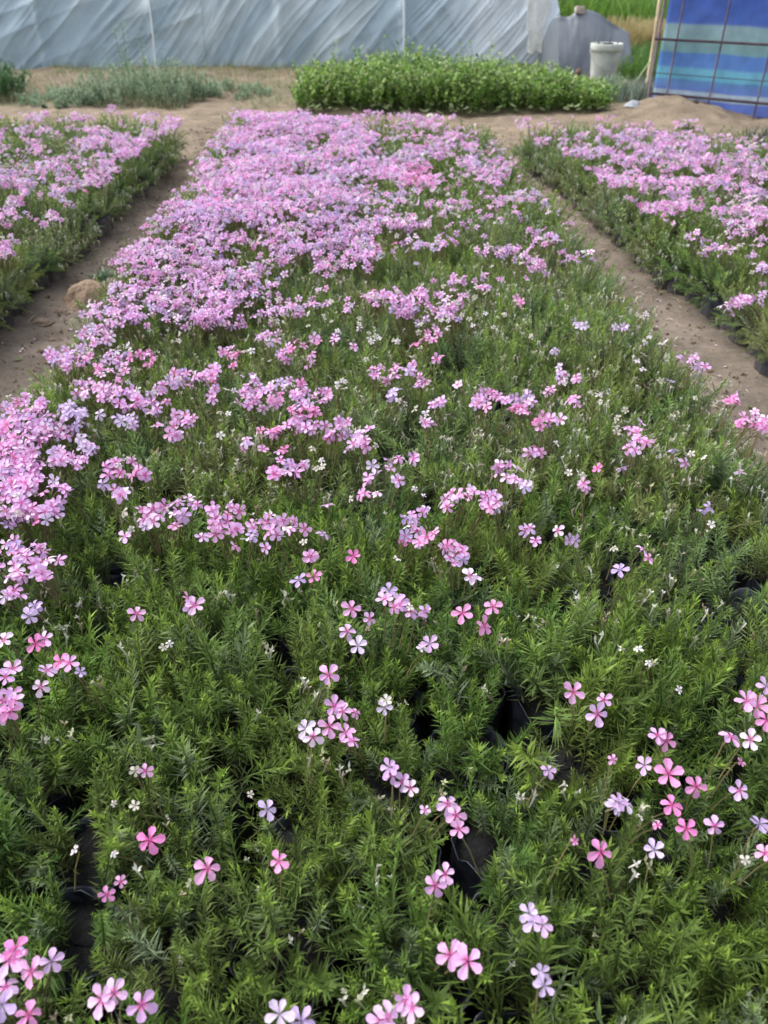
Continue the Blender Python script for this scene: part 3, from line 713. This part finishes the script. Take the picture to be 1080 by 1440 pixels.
# ------------------------------------------------------------------ plastic greenhouse
def filmmat():
    m, N, L, P = nodemat("greenhouse_film")
    a = N.new("ShaderNodeAttribute"); a.attribute_name = "Col"
    tc = N.new("ShaderNodeTexCoord"); nz = N.new("ShaderNodeTexNoise"); nz.inputs['Scale'].default_value = 3; nz.inputs['Detail'].default_value = 8
    L.new(tc.outputs['Object'], nz.inputs['Vector'])
    r = N.new("ShaderNodeMapRange"); r.inputs['From Min'].default_value = .3; r.inputs['From Max'].default_value = .7; r.inputs['To Min'].default_value = .85; r.inputs['To Max'].default_value = 1.15
    L.new(nz.outputs['Fac'], r.inputs['Value'])
    s = N.new("ShaderNodeVectorMath"); s.operation = 'SCALE'; L.new(a.outputs['Color'], s.inputs[0]); L.new(r.outputs[0], s.inputs['Scale'])
    L.new(s.outputs[0], P.inputs['Base Color']); P.inputs['Roughness'].default_value = .42; P.inputs['Specular IOR Level'].default_value = .45
    t = N.new("ShaderNodeBsdfTranslucent"); L.new(s.outputs[0], t.inputs['Color']); mx = N.new("ShaderNodeMixShader"); mx.inputs[0].default_value = .3
    L.new(P.outputs[0], mx.inputs[1]); L.new(t.outputs[0], mx.inputs[2]); L.new(mx.outputs[0], N["Material Output"].inputs['Surface'])
    return m
M_FILM = filmmat()
gh = empty("plastic_greenhouse", (-3, 9.08, 0))
tag(gh, "long tunnel greenhouse of wrinkled blue grey plastic film across the back", "greenhouse")
X0, X1 = -8.0, 2.23
nxg, nzg = 1150, 150
gx = np.linspace(X0, X1, nxg); s_ = np.concatenate([np.linspace(0, .36, 105), np.linspace(.37, 1.6, nzg-105)])
GX, GS = np.meshgrid(gx, s_)
R_ = 2.3
ang = GS      # angle on the arch
Zf = R_*np.sin(ang)*.98; Yf = 9.06+R_*(1-np.cos(ang))
wr = np.zeros_like(GX)
GXo = GX; GX = GX+.22*(vnoise(GX*.9, Zf*.9, 55)-.5)
def ridge(n): return 1-np.abs(2*n-1)
# pulled folds: diagonal families
u1 = GX*3.4+Zf*3.6; v1 = -GX*.35+Zf*.5
wr += .016*ridge(vnoise(GX*4.2-Zf*4.6, GX*.5+Zf*.8, 61))**3*np.clip(vnoise(GX*.7, Zf*.3, 62)*2-.1, 0, 1)
wr += .007*ridge(vnoise(GX*15-Zf*(14+3*np.sin(GX*2)), GX*1.5+Zf*1.1, 73))**2*np.clip(vnoise(GX*1.5, Zf*.6, 74)*2-.3, 0, 1)
wr += .010*ridge(vnoise(GX*8.0-Zf*7.5, GX*.9+Zf*1.1, 63))**3*np.clip(vnoise(GX*.9, Zf*.4, 64)*2-.3, 0, 1)
wr += .012*ridge(vnoise(GX*7+Zf*4.5, Zf*.6+GX*.3, 65))**2*(GX > -.0)*np.clip((GX-.1)*2, 0, 1)*np.clip((1.7-GX)*3, 0, 1)
wr += .014*ridge(vnoise(GX*2.2-Zf*6, GX*.5, 66))*(GX < -1.5)
wr += .006*fbm(GX*6, Zf*6, 67)
wr += .04*(vnoise(GX*1.1, Zf*.9, 68)-.5)
GX = GXo
for rx_ in (-4.9, -3.05, -1.95, .53, -.7):      # the film hangs slightly between hoops
    wr += .02*np.exp(-((GX-rx_)/.05)**2)
inw = np.clip((GX-1.6)/.57, 0, 1)*Zf*.24        # the last bay draws in towards the top
GXe = GX-inw
endturn = np.clip((GX-1.95)/.22, 0, 1)**2*.06
P_ = np.stack([GXe+wr*.15, Yf-wr*1.9+endturn, Zf], -1)
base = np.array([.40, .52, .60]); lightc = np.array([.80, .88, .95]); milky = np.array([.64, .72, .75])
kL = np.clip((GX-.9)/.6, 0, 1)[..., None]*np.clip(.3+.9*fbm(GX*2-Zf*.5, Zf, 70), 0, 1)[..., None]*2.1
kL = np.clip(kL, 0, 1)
streaks = np.clip((fbm(GX*3.2-Zf*3.2, GX*.4+Zf*.9, 71)-.42)*4, 0, 1)[..., None]  # milky diagonal streaks mixed over the film's base colour
Cf = base*(1-streaks*.6)+milky*streaks*.6
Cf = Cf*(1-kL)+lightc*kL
idx = np.arange(nxg*nzg).reshape(nzg, nxg); Qf = np.stack([idx[:-1, :-1], idx[:-1, 1:], idx[1:, 1:], idx[1:, :-1]], -1).reshape(-1, 4)
loc = np.array([-3, 9.08, 0])
fo = make_obj("film", P_.reshape(-1, 3)-loc, Qf, M_FILM, gh, Cf.reshape(-1, 3), smooth=True)
# end wall and rear half
V = []; Fq = []
na = 24
for i in range(na+1):
    a = pi*i/na; V.append((X1-.05-.28*R_*sin(a)*.98*.9, 9.31+R_*(1-cos(a)), R_*sin(a)*.98)); V.append((X1-.05-.1, 9.31+R_, R_*sin(a)*.0))
for i in range(na): Fq.append([2*i, 2*i+2, 2*i+3, 2*i+1])
make_obj("end_film", np.array(V)-loc, Fq, simple("end_film", (.3, .34, .38), .4, .1, 3), gh)
V = []; Fq = []
for i in range(na//2+1):
    a = pi/2+pi/2*i/(na//2)
    V.append((X0, 9.06+R_*(1-cos(a)), R_*sin(a)*.98)); V.append((X1-.28*R_*sin(a), 9.06+R_*(1-cos(a)), R_*sin(a)*.98))
for i in range(na//2): Fq.append([2*i, 2*i+1, 2*i+3, 2*i+2])
make_obj("rear_film", np.array(V)-loc, Fq, simple("rear_film", (.3, .35, .39), .4, .1, 3), gh)
M_ROPE = simple("pale_band", (.55, .60, .62), .5, .15, 30)
for (hx, w) in ((-1.95, .010), (.53, .014), (-5.2, .012), (-3.6, .008)):
    pts = [(hx+.01*sin(a*9), 9.025+R_*(1-cos(a)), R_*sin(a)*.98) for a in np.linspace(0, 1.5, 26)]
    pts = [(p[0], p[1]-.055, p[2]) for p in pts]
    V, Fq = tube([np.array(p)-loc for p in pts], w, 6); make_obj("hoop_band", V, Fq, M_ROPE, gh, smooth=True)

# cream cloth strip hanging on the greenhouse
def sheet(name, P00, P10, P01, P11, nu, nv, mat, disp, nrm, thick=.004, parent=None, edge=None, col=None):
    P00, P10, P01, P11 = [np.array(p, float) for p in (P00, P10, P01, P11)]
    u, v = np.meshgrid(np.linspace(0, 1, nu), np.linspace(0, 1, nv))
    uu, vv = (edge(u, v) if edge else (u, v))
    B = ((1-uu)*(1-vv))[..., None]*P00+(uu*(1-vv))[..., None]*P10+((1-uu)*vv)[..., None]*P01+(uu*vv)[..., None]*P11
    n = np.array(nrm, float); n /= np.linalg.norm(n)
    A = B+disp(u, v)[..., None]*n; Bk = A-n*thick
    V = np.vstack([A.reshape(-1, 3), Bk.reshape(-1, 3)]); m = nu*nv
    idx = np.arange(m).reshape(nv, nu)
    q = np.stack([idx[:-1, :-1], idx[:-1, 1:], idx[1:, 1:], idx[1:, :-1]], -1).reshape(-1, 4)
    F_ = [q, q[:, ::-1]+m]
    loopi = list(idx[0, :])+list(idx[1:, -1])+list(idx[-1, ::-1][1:])+list(idx[::-1, 0][1:-1])
    F_.append(np.array([[loopi[i], loopi[(i+1) % len(loopi)], loopi[(i+1) % len(loopi)]+m, loopi[i]+m] for i in range(len(loopi))])[:, ::-1])
    C_ = None
    if col is not None: c = col(u, v).reshape(-1, 3); C_ = np.vstack([c, c])
    return make_obj(name, V, np.vstack(F_), mat, parent, C_, smooth=True)
a = at(742, 74, Y=8.93); b = at(768, 74, Y=8.93); c = at(738, -20, Y=8.96); d = at(772, -20, Y=8.96)
o = sheet("cloth_strip", a, b, c, d, 16, 40, simple("cream_cloth", (.66, .68, .66), .85, .12, 40, bump=.3),
          lambda u, v: .03*fbm(u*4, v*5, 81)+.006*np.sin(u*9+v*6), (0, -1, 0), .006,
          edge=lambda u, v: (.5+(u-.5)*(.78+.35*vnoise(v*5, v*0, 82))+.22*(vnoise(v*3.1, v*0, 83)-.5), v+.10*(vnoise(u*4, u*0, 84)-.5)*(1-v)**2))
tag(o, "cream cloth strip hanging on the film near the greenhouse right end", "cloth")

# grey plastic sheet over a heap
prof = [(783, 24), (790, 21), (800, 23), (808, 20), (814, 15), (822, 11), (832, 13), (842, 17), (852, 25), (864, 33), (876, 39), (884, 44), (887, 62), (886, 82)]
HY = 8.35
xsP = np.array([at(p[0], p[1], Y=HY)[0] for p in prof]); zsP = np.array([at(p[0], p[1], Y=HY)[2] for p in prof])
mb = MB(); nu, nv = 70, 36
U = np.linspace(xsP[0]+.01, xsP[-3]+.03, nu); TZ = np.interp(U, xsP[:-2], zsP[:-2])
TZ[-2:] *= .8
VV = []
for j in range(nv):
    t = j/(nv-1)
    for i in range(nu):
        ex = (i/(nu-1))
        if t < .6: k = t/.6; z = TZ[i]*k; y_ = HY-.22+.22*k**2+.02*float(vnoise(ex*7, k*3, 91))
        else: k = (t-.6)/.4; z = TZ[i]*(1-k**2.2); y_ = HY+.75*k
        y_ += .035*float(vnoise(ex*5+k, k*2, 92))+.012*float(vnoise(ex*18, k*5, 93))
        VV.append((U[i]+.015*float(vnoise(ex*3, t*6, 94)), y_, z-.01))
idx = np.arange(nu*nv).reshape(nv, nu); q = np.stack([idx[:-1, :-1], idx[:-1, 1:], idx[1:, 1:], idx[1:, :-1]], -1).reshape(-1, 4)
mb.add(VV, q, (1, 1, 1)); VV = np.array(VV)
for side in (0, nu-1):      # close the two ends of the heap
    ring = VV.reshape(nv, nu, 3)[:, side]; foot = ring.copy(); foot[:, 2] = -.02
    vv = np.vstack([ring, foot]); mb.add(vv, [[i, i+1, nv+i+1, nv+i] for i in range(nv-1)])
o = mb.build("covered_heap", simple("grey_sheet", (.155, .175, .205), .5, .18, 6, bump=.4), smooth=True)
tag(o, "heap under a dark blue grey plastic sheet beside the greenhouse end", "tarp")
P = at(820, 12, Y=8.35)
V, Fq = box(-.04, .04, -.03, .03, -.03, .02); V = np.array(V)+rng.uniform(-.01, .01, (8, 3))
o = make_obj("brick", V, Fq, simple("clay_lump", (.34, .30, .25), .9, .2, 40), loc=(P[0]-.02, 8.38, P[2]-.005)); tag(o, "rough brown brick weighing down the top of the grey sheet", "brick")
for (px, py, s, lb) in ((806, 96, .035, "dark brown clod at the greenhouse's right foot"), (813, 103, .03, "reddish brown clod beside the greenhouse's right foot")):
    P = at(px, py, .05); V, Fq = lathe([(0, -1), (.6, -.8), (1, -.1), (.8, .5), (.35, .9), (0, 1)], 10); V = V*s*(1+rng.uniform(-.15, .15, (len(V), 1)))
    o = make_obj("soil_clod", V, Fq, simple("clod", (.16, .09, .06) if s > .03 else (.15, .095, .07), .9, .3, 60), loc=(P[0], P[1], .06), smooth=True); tag(o, lb, "clod")

# ------------------------------------------------------------------ white bucket with tools
bk = empty("bucket", (2.065, 7.15, .0)); tag(bk, "tall off-white plastic bucket with thick rim standing behind the leafy crop", "bucket"); bk.scale = (.88, .88, 1.06)
M_BK = simple("dirty_white_plastic", (.40, .42, .39), .6, .35, 9)
zb = .0
V, Fq = lathe([(.0, .004), (.095, .0), (.10, .01), (.118, .14), (.132, .27), (.136, .305), (.130, .307), (.125, .27), (.09, .02), (0, .015)], 36)
make_obj("pail", V, Fq, M_BK, bk, smooth=True)
V, Fq = lathe([(.132, .280), (.143, .282), (.146, .30), (.147, .325), (.143, .332), (.138, .331), (.133, .32)], 36)
make_obj("rim", V, Fq, simple("rim_plastic", (.46, .48, .44), .6, .25, 14), bk, smooth=True)
V, Fq = lathe([(.0, .262), (.07, .263), (.127, .26)], 24); make_obj("contents", V, Fq, simple("bucket_soil", (.07, .06, .05), .9, .3, 60), bk)
pts = [(.153*cos(a), -.01-.10*sin(a)*1.0, .29-.13*sin(a)) for a in np.linspace(0, pi, 22)]
V, Fq = tube([(p[0], p[1]-.065*sin(math.acos(max(-1, min(1, p[0]/.153)))), p[2]) for p in pts], .0025, 5); make_obj("handle", V, Fq, simple("grey_wire", (.3, .31, .3), .4, metallic=.6), bk, smooth=True)
tl = empty("hand_tool", (2.065, 7.15, .27)); tag(tl, "dark hand tools sticking up out of the white bucket", "tool")
M_DK = simple("dark_tool", (.05, .06, .08), .5, .2, 50)
for nm, a, b, rr in (("shaft", (-.05, 0, 0), (-.075, .02, .12), .007), ("shaft", (.03, .02, 0), (.02, .02, .13), .006), ("shaft", (.07, 0, 0), (.085, .0, .09), .005)):
    V, Fq = tube([a, tuple((np.array(a)+b)/2), b], [rr, rr*.9, rr*1.1], 7); make_obj(nm, V, Fq, M_DK, tl, smooth=True)
V, Fq = box(-.03, .05, .0, .012, .04, .085); make_obj("blade", V, Fq, M_DK, tl)

# ------------------------------------------------------------------ blue striped tarp wall on a metal frame
yR, yL = 5.69, 6.25
PL = at(915, 128, Y=yL); PR = at(1080, 150, Y=yR)
dirv = np.array([PR[0]-PL[0], PR[1]-PL[1]]); Lw = np.hypot(*dirv); dirv /= Lw
nv_ = np.array([-dirv[1], dirv[0]])
if nv_[1] > 0: nv_ = -nv_                     # towards the camera
tw = empty("tarp_wall", (PL[0], yL, 0)); tag(tw, "blue and grey striped tarpaulin wall on dark metal poles at the right", "tarp wall")
TL = 2.9; TH = 1.7
def tarpmat():
    m, N, L, P = nodemat("striped_tarp")
    tc = N.new("ShaderNodeTexCoord"); sx = N.new("ShaderNodeSeparateXYZ"); L.new(tc.outputs['Object'], sx.inputs[0])
    nz = N.new("ShaderNodeTexNoise"); nz.inputs['Scale'].default_value = 3; L.new(tc.outputs['Object'], nz.inputs['Vector'])
    ad = N.new("ShaderNodeMath"); ad.operation = 'MULTIPLY_ADD'; ad.inputs[1].default_value = .03; L.new(nz.outputs['Fac'], ad.inputs[0]); L.new(sx.outputs['Z'], ad.inputs[2])
    dv = N.new("ShaderNodeMath"); dv.operation = 'DIVIDE'; dv.inputs[1].default_value = 1.7; L.new(ad.outputs[0], dv.inputs[0])
    cr = N.new("ShaderNodeValToRGB"); cr.color_ramp.interpolation = 'LINEAR'
    bands = [(0, (.10, .16, .50)), (.055, (.10, .16, .50)), (.06, (.30, .40, .48)), (.085, (.33, .42, .50)), (.09, (.10, .17, .46)), (.125, (.08, .20, .42)),
             (.13, (.10, .34, .48)), (.165, (.12, .36, .50)), (.175, (.07, .18, .47)), (.22, (.06, .16, .44)), (.225, (.13, .27, .31)), (.275, (.18, .31, .33)),
             (.285, (.18, .29, .33)), (.315, (.18, .29, .33)), (.325, (.04, .10, .37)), (.50, (.03, .08, .38)), (.51, (.25, .42, .46)), (.60, (.05, .14, .6))]
    el = cr.color_ramp.elements
    while len(el) < len(bands): el.new(.5)
    for e, (p, c) in zip(el, bands): e.position = p; e.color = (*c, 1)
    L.new(dv.outputs[0], cr.inputs[0])
    n2 = N.new("ShaderNodeTexNoise"); n2.inputs['Scale'].default_value = 12; n2.inputs['Detail'].default_value = 6; L.new(tc.outputs['Object'], n2.inputs['Vector'])
    r = N.new("ShaderNodeMapRange"); r.inputs['From Min'].default_value = .3; r.inputs['From Max'].default_value = .7; r.inputs['To Min'].default_value = .8; r.inputs['To Max'].default_value = 1.15
    L.new(n2.outputs['Fac'], r.inputs['Value']); s = N.new("ShaderNodeVectorMath"); s.operation = 'SCALE'; L.new(cr.outputs[0], s.inputs[0]); L.new(r.outputs[0], s.inputs['Scale'])
    L.new(s.outputs[0], P.inputs['Base Color']); P.inputs['Roughness'].default_value = .42
    return m
d3 = np.array([dirv[0], dirv[1], 0]); n3 = np.array([nv_[0], nv_[1], 0])
sheet("tarpaulin", d3*0-n3*.03, d3*TL-n3*.03, d3*0-n3*.03+np.array([0, 0, TH]), d3*TL-n3*.03+np.array([0, 0, TH]), 120, 90, tarpmat(),
      lambda u, v: .03*fbm(u*9, v*6, 95)+.014*np.sin(u*34+v*5)*(.2+vnoise(u*5, v*3, 96))+.012*ridge(vnoise(u*14+v*6, v*3, 97))-.045, n3, .003, tw)
M_FR = simple("rusty_dark_steel", (.10, .07, .09), .6, .4, 30, metallic=.3)
def along(px, z=.106):
    # distance along the wall where the line of sight through px meets it
    best = 0
    for s in np.linspace(0, TL, 1200):
        q = proj((PL[0]+d3[0]*s, yL+d3[1]*s, z))[0]
        if q >= px: return s
    return TL
s1, s2 = along(938), along(998)
gap = s2-s1
for s in (s1, s2, s2+gap*1.05, s2+gap*2.3, s2+gap*3.6, s2+gap*5, s2+gap*6.4):
    if s < TL: V, Fq = tube([d3*s+n3*.012+np.array([0, 0, -.05]), d3*s+n3*.012+np.array([0, 0, .8]), d3*s+n3*.012+np.array([0, 0, TH])], .0065, 8); make_obj("upright", V, Fq, M_FR, tw, smooth=True)
for (z, rr, s0) in ((.106, .009, .02), (.44, .008, -.02), (.235, .0025, 0), (1.0, .008, 0)):
    V, Fq = tube([d3*s0+n3*.034+np.array([0, 0, z]), d3*TL*.5+n3*.034+np.array([0, 0, z]), d3*TL+n3*.034+np.array([0, 0, z])], rr, 8); make_obj("rail", V, Fq, M_FR, tw, smooth=True)
V, Fq = tube([np.array([-.012, 0, -.05]), np.array([-.012, 0, TH])], .008, 6); make_obj("edge_pole", V, Fq, M_FR, tw, smooth=True)

# sticks leaning at the tarp's left edge
def stick(name, A, B, r_, color, label):
    A, B = np.array(A), np.array(B); m = (A+B)/2+np.array([.006, 0, .0])
    V, Fq = tube([np.zeros(3), m-A, B-A], [r_, r_*.95, r_*.85], 8); o = make_obj(name, V, Fq, simple(name+"_wood", color, .7, .2, 40), loc=A, smooth=True); tag(o, label, "stick")
b0 = at(915, 92, Y=6.55); b1 = at(936, -60, Y=6.5)
stick("wooden_pole", (b0[0], 6.55, 0), b1, .014, (.55, .42, .29), "pale wooden pole leaning upright at the blue tarp's left edge")
a0 = at(888, 122, Y=6.6); a1 = at(916, 84, Y=6.5)
stick("bamboo_cane", (a0[0]-.03, 6.62, max(0, a0[2]-.05)), a1, .006, (.38, .45, .25), "thin green cane slanting from grass tuft to the wooden pole")

# ------------------------------------------------------------------ path details
mb = MB(); r = random.Random(77)
for i in range(420):
    sd = r.choice([-1, 1]); X_ = sd*.84+r.gauss(0, .11); Y_ = r.uniform(.9, 5.0); a = r.uniform(0, 6.28); z = float(gz(X_, Y_))+.004
    lf_ = r.random() < .6
    mb.add(leaf_quad(np.array([X_, Y_, z]), np.array([cos(a), sin(a), .15]), np.array([-sin(a), cos(a), .1]), r.uniform(.008, .012) if not lf_ else r.uniform(.012, .03), .003 if not lf_ else .005), LEAF6,
           np.array(r.choice([(.7, .45, .62), (.75, .6, .7)] if not lf_ else [(.10, .07, .045), (.16, .11, .07), (.28, .22, .13), (.16, .2, .08)])))
o = mb.build("fallen_leaves", M_DRY); tag(o, "fallen dry leaves and petals scattered along the two bare paths", "fallen leaves", None, "stuff")
def lump(name, px, py, r_, hh, color, label, cat, seed, w=1.4, z=0):
    P = at(px, py, z); rr = np.random.default_rng(seed)
    V, Fq = lathe([(0, 1), (.18, .98), (.35, .92), (.5, .83), (.65, .7), (.78, .55), (.89, .36), (.98, .18), (1.08, .05), (1.25, -.12)], 44)
    for v in V:
        k = 1+.42*(float(fbm(v[0]*2.2+seed, v[1]*2.2, 5))-.5)+.22*(float(fbm(v[0]*6+v[2]*3, v[1]*6+seed, 7))-.5)
        v *= k
    V = V*np.array([r_*w*.72, r_, hh])
    o = make_obj(name, V, Fq[:, ::-1], simple(name+"_m", color, .95, .25, 90, bump=.8), loc=(P[0], P[1], float(gz(P[0], P[1]))+.002), smooth=True); tag(o, label, cat); return o
lump("soil_mound", 128, 418, .075, .066, (.22, .155, .105), "smooth brown soil mound in the left path against the flower bed", "soil mound", 3)
for k_, (qx, qy, rr_, lb) in enumerate(((58, 452, .022, "largest flattened soil clod left of the brown mound in the left path"), (84, 436, .016, "small soil clod touching the brown mound's left foot in the left path"), (38, 440, .014, "small soil clod nearest the left bed bags in the left path"), (72, 470, .012, "smallest soil clod nearest the camera before the brown mound"))):
    lump("soil_clod", qx, qy, rr_, rr_*.6, (.17, .125, .09), lb, "clod", 20+k_, 1.7)
lump("stone", 605, 163, .028, .025, (.62, .60, .52), "pale stone on bare soil before the leafy crop strip", "stone", 8)
lump("stone", 319, 185, .022, .025, (.62, .52, .44), "small pale stone at the far end of the left path", "stone", 9)
lump("stone", 925, 508, .030, .010, (.33, .27, .21), "flat light brown stone lying in the right path", "stone", 10)
lump("stone", 888, 160, .05, .03, (.32, .34, .37), "flat grey stone before the blue grey grass tuft", "stone", 12)
lump("stone", 973, 167, .022, .02, (.05, .04, .035), "small dark stone on the sandy heap before the blue tarp", "stone", 13)
grass_tuft("weed_sprout", at(150, 385, 0)[0], at(150, 385, 0)[1], .05, .035, 60, .015, .045, [(.1, .2, .1), (.16, .26, .16)], "small green weed sprout in the left path behind the soil mound", 55, .005, "weed", None, .7)
# crumbs, straw
mb = MB(); r = random.Random(61)
ic = np.array([[0, 0, 1], [.9, 0, 0], [0, .9, 0], [-.9, 0, 0], [0, -.9, 0], [0, 0, -.6]]); icf = np.array([[0, 1, 2, 2], [0, 2, 3, 3], [0, 3, 4, 4], [0, 4, 1, 1]])
qf = np.array([[0, 1, 5, 2], [0, 3, 5, 4], [0, 2, 5, 3], [0, 4, 5, 1]])
for i in range(5200):
    t = r.random()
    if t < .38: X_ = r.gauss(-.84, .09); Y_ = r.uniform(1.0, 5.6)
    elif t < .72: X_ = r.gauss(.84, .10); Y_ = r.uniform(.9, 5.6)
    else: X_ = r.uniform(-3.4, 3.0); Y_ = r.uniform(4.9, 8.6)
    s = r.uniform(.002, .006)*(1.8 if r.random() < .06 else 1)*(1 if Y_ < 4.5 else 1.25)
    a = r.uniform(0, 6.28); R = np.array([[cos(a), -sin(a), 0], [sin(a), cos(a), 0], [0, 0, 1]])
    V = (ic*np.array([1, r.uniform(.6, 1), r.uniform(.4, .8)])*s)@R.T+np.array([X_, Y_, float(gz(X_, Y_))+s*.2])
    mb.add(V, qf, np.array(r.choice([(.26, .20, .15), (.18, .135, .10), (.34, .27, .2), (.16, .125, .095)]))*r.uniform(.8, 1.2))
o = mb.build("soil_crumbs", leafmat("crumb", 0, .95, .2)); tag(o, "small soil crumbs and pebbles scattered over the bare paths", "soil crumbs", None, "stuff")
mb = MB()
for i in range(1500):
    t = r.random()
    if t < .2: X_ = r.gauss(-.84, .08); Y_ = r.uniform(1.0, 5.2)
    elif t < .5: X_ = r.gauss(.84, .09); Y_ = r.uniform(.9, 5.2)
    else: X_ = r.uniform(-3.6, 2.0); Y_ = r.uniform(5.2, 8.8)
    L_ = r.uniform(.012, .05)*(1.5 if Y_ > 5 else 1); a = r.uniform(0, 6.28); z = float(gz(X_, Y_))+.003
    A = np.array([X_, Y_, z]); B = A+np.array([cos(a)*L_, sin(a)*L_, r.uniform(0, .008)]); m = (A+B)/2+np.array([r.uniform(-.2, .2)*L_, 0, .003])
    V, Fq = tube([A, m, B], [.0008, .0011, .0006], 3, False)
    mb.add(V, Fq, np.array(r.choice([(.42, .36, .25), (.3, .25, .17), (.12, .09, .06), (.5, .45, .35)])))
o = mb.build("straw_litter", M_DRY); tag(o, "bits of dry straw and twig scattered over the bare soil", "straw", None, "stuff")

for o in S.objects:
    if o.parent is None and "label" in o and "group" not in o:
        n = o.name.split('.')[0]
        g = {"stone": "stones lying on the bare soil", "soil_clod": "soil clods on the bare soil", "weed_clump": "weed clumps before the greenhouse", "grass_tuft": "grass tufts on the bare ground"}.get(n)
        if g: o["group"] = g
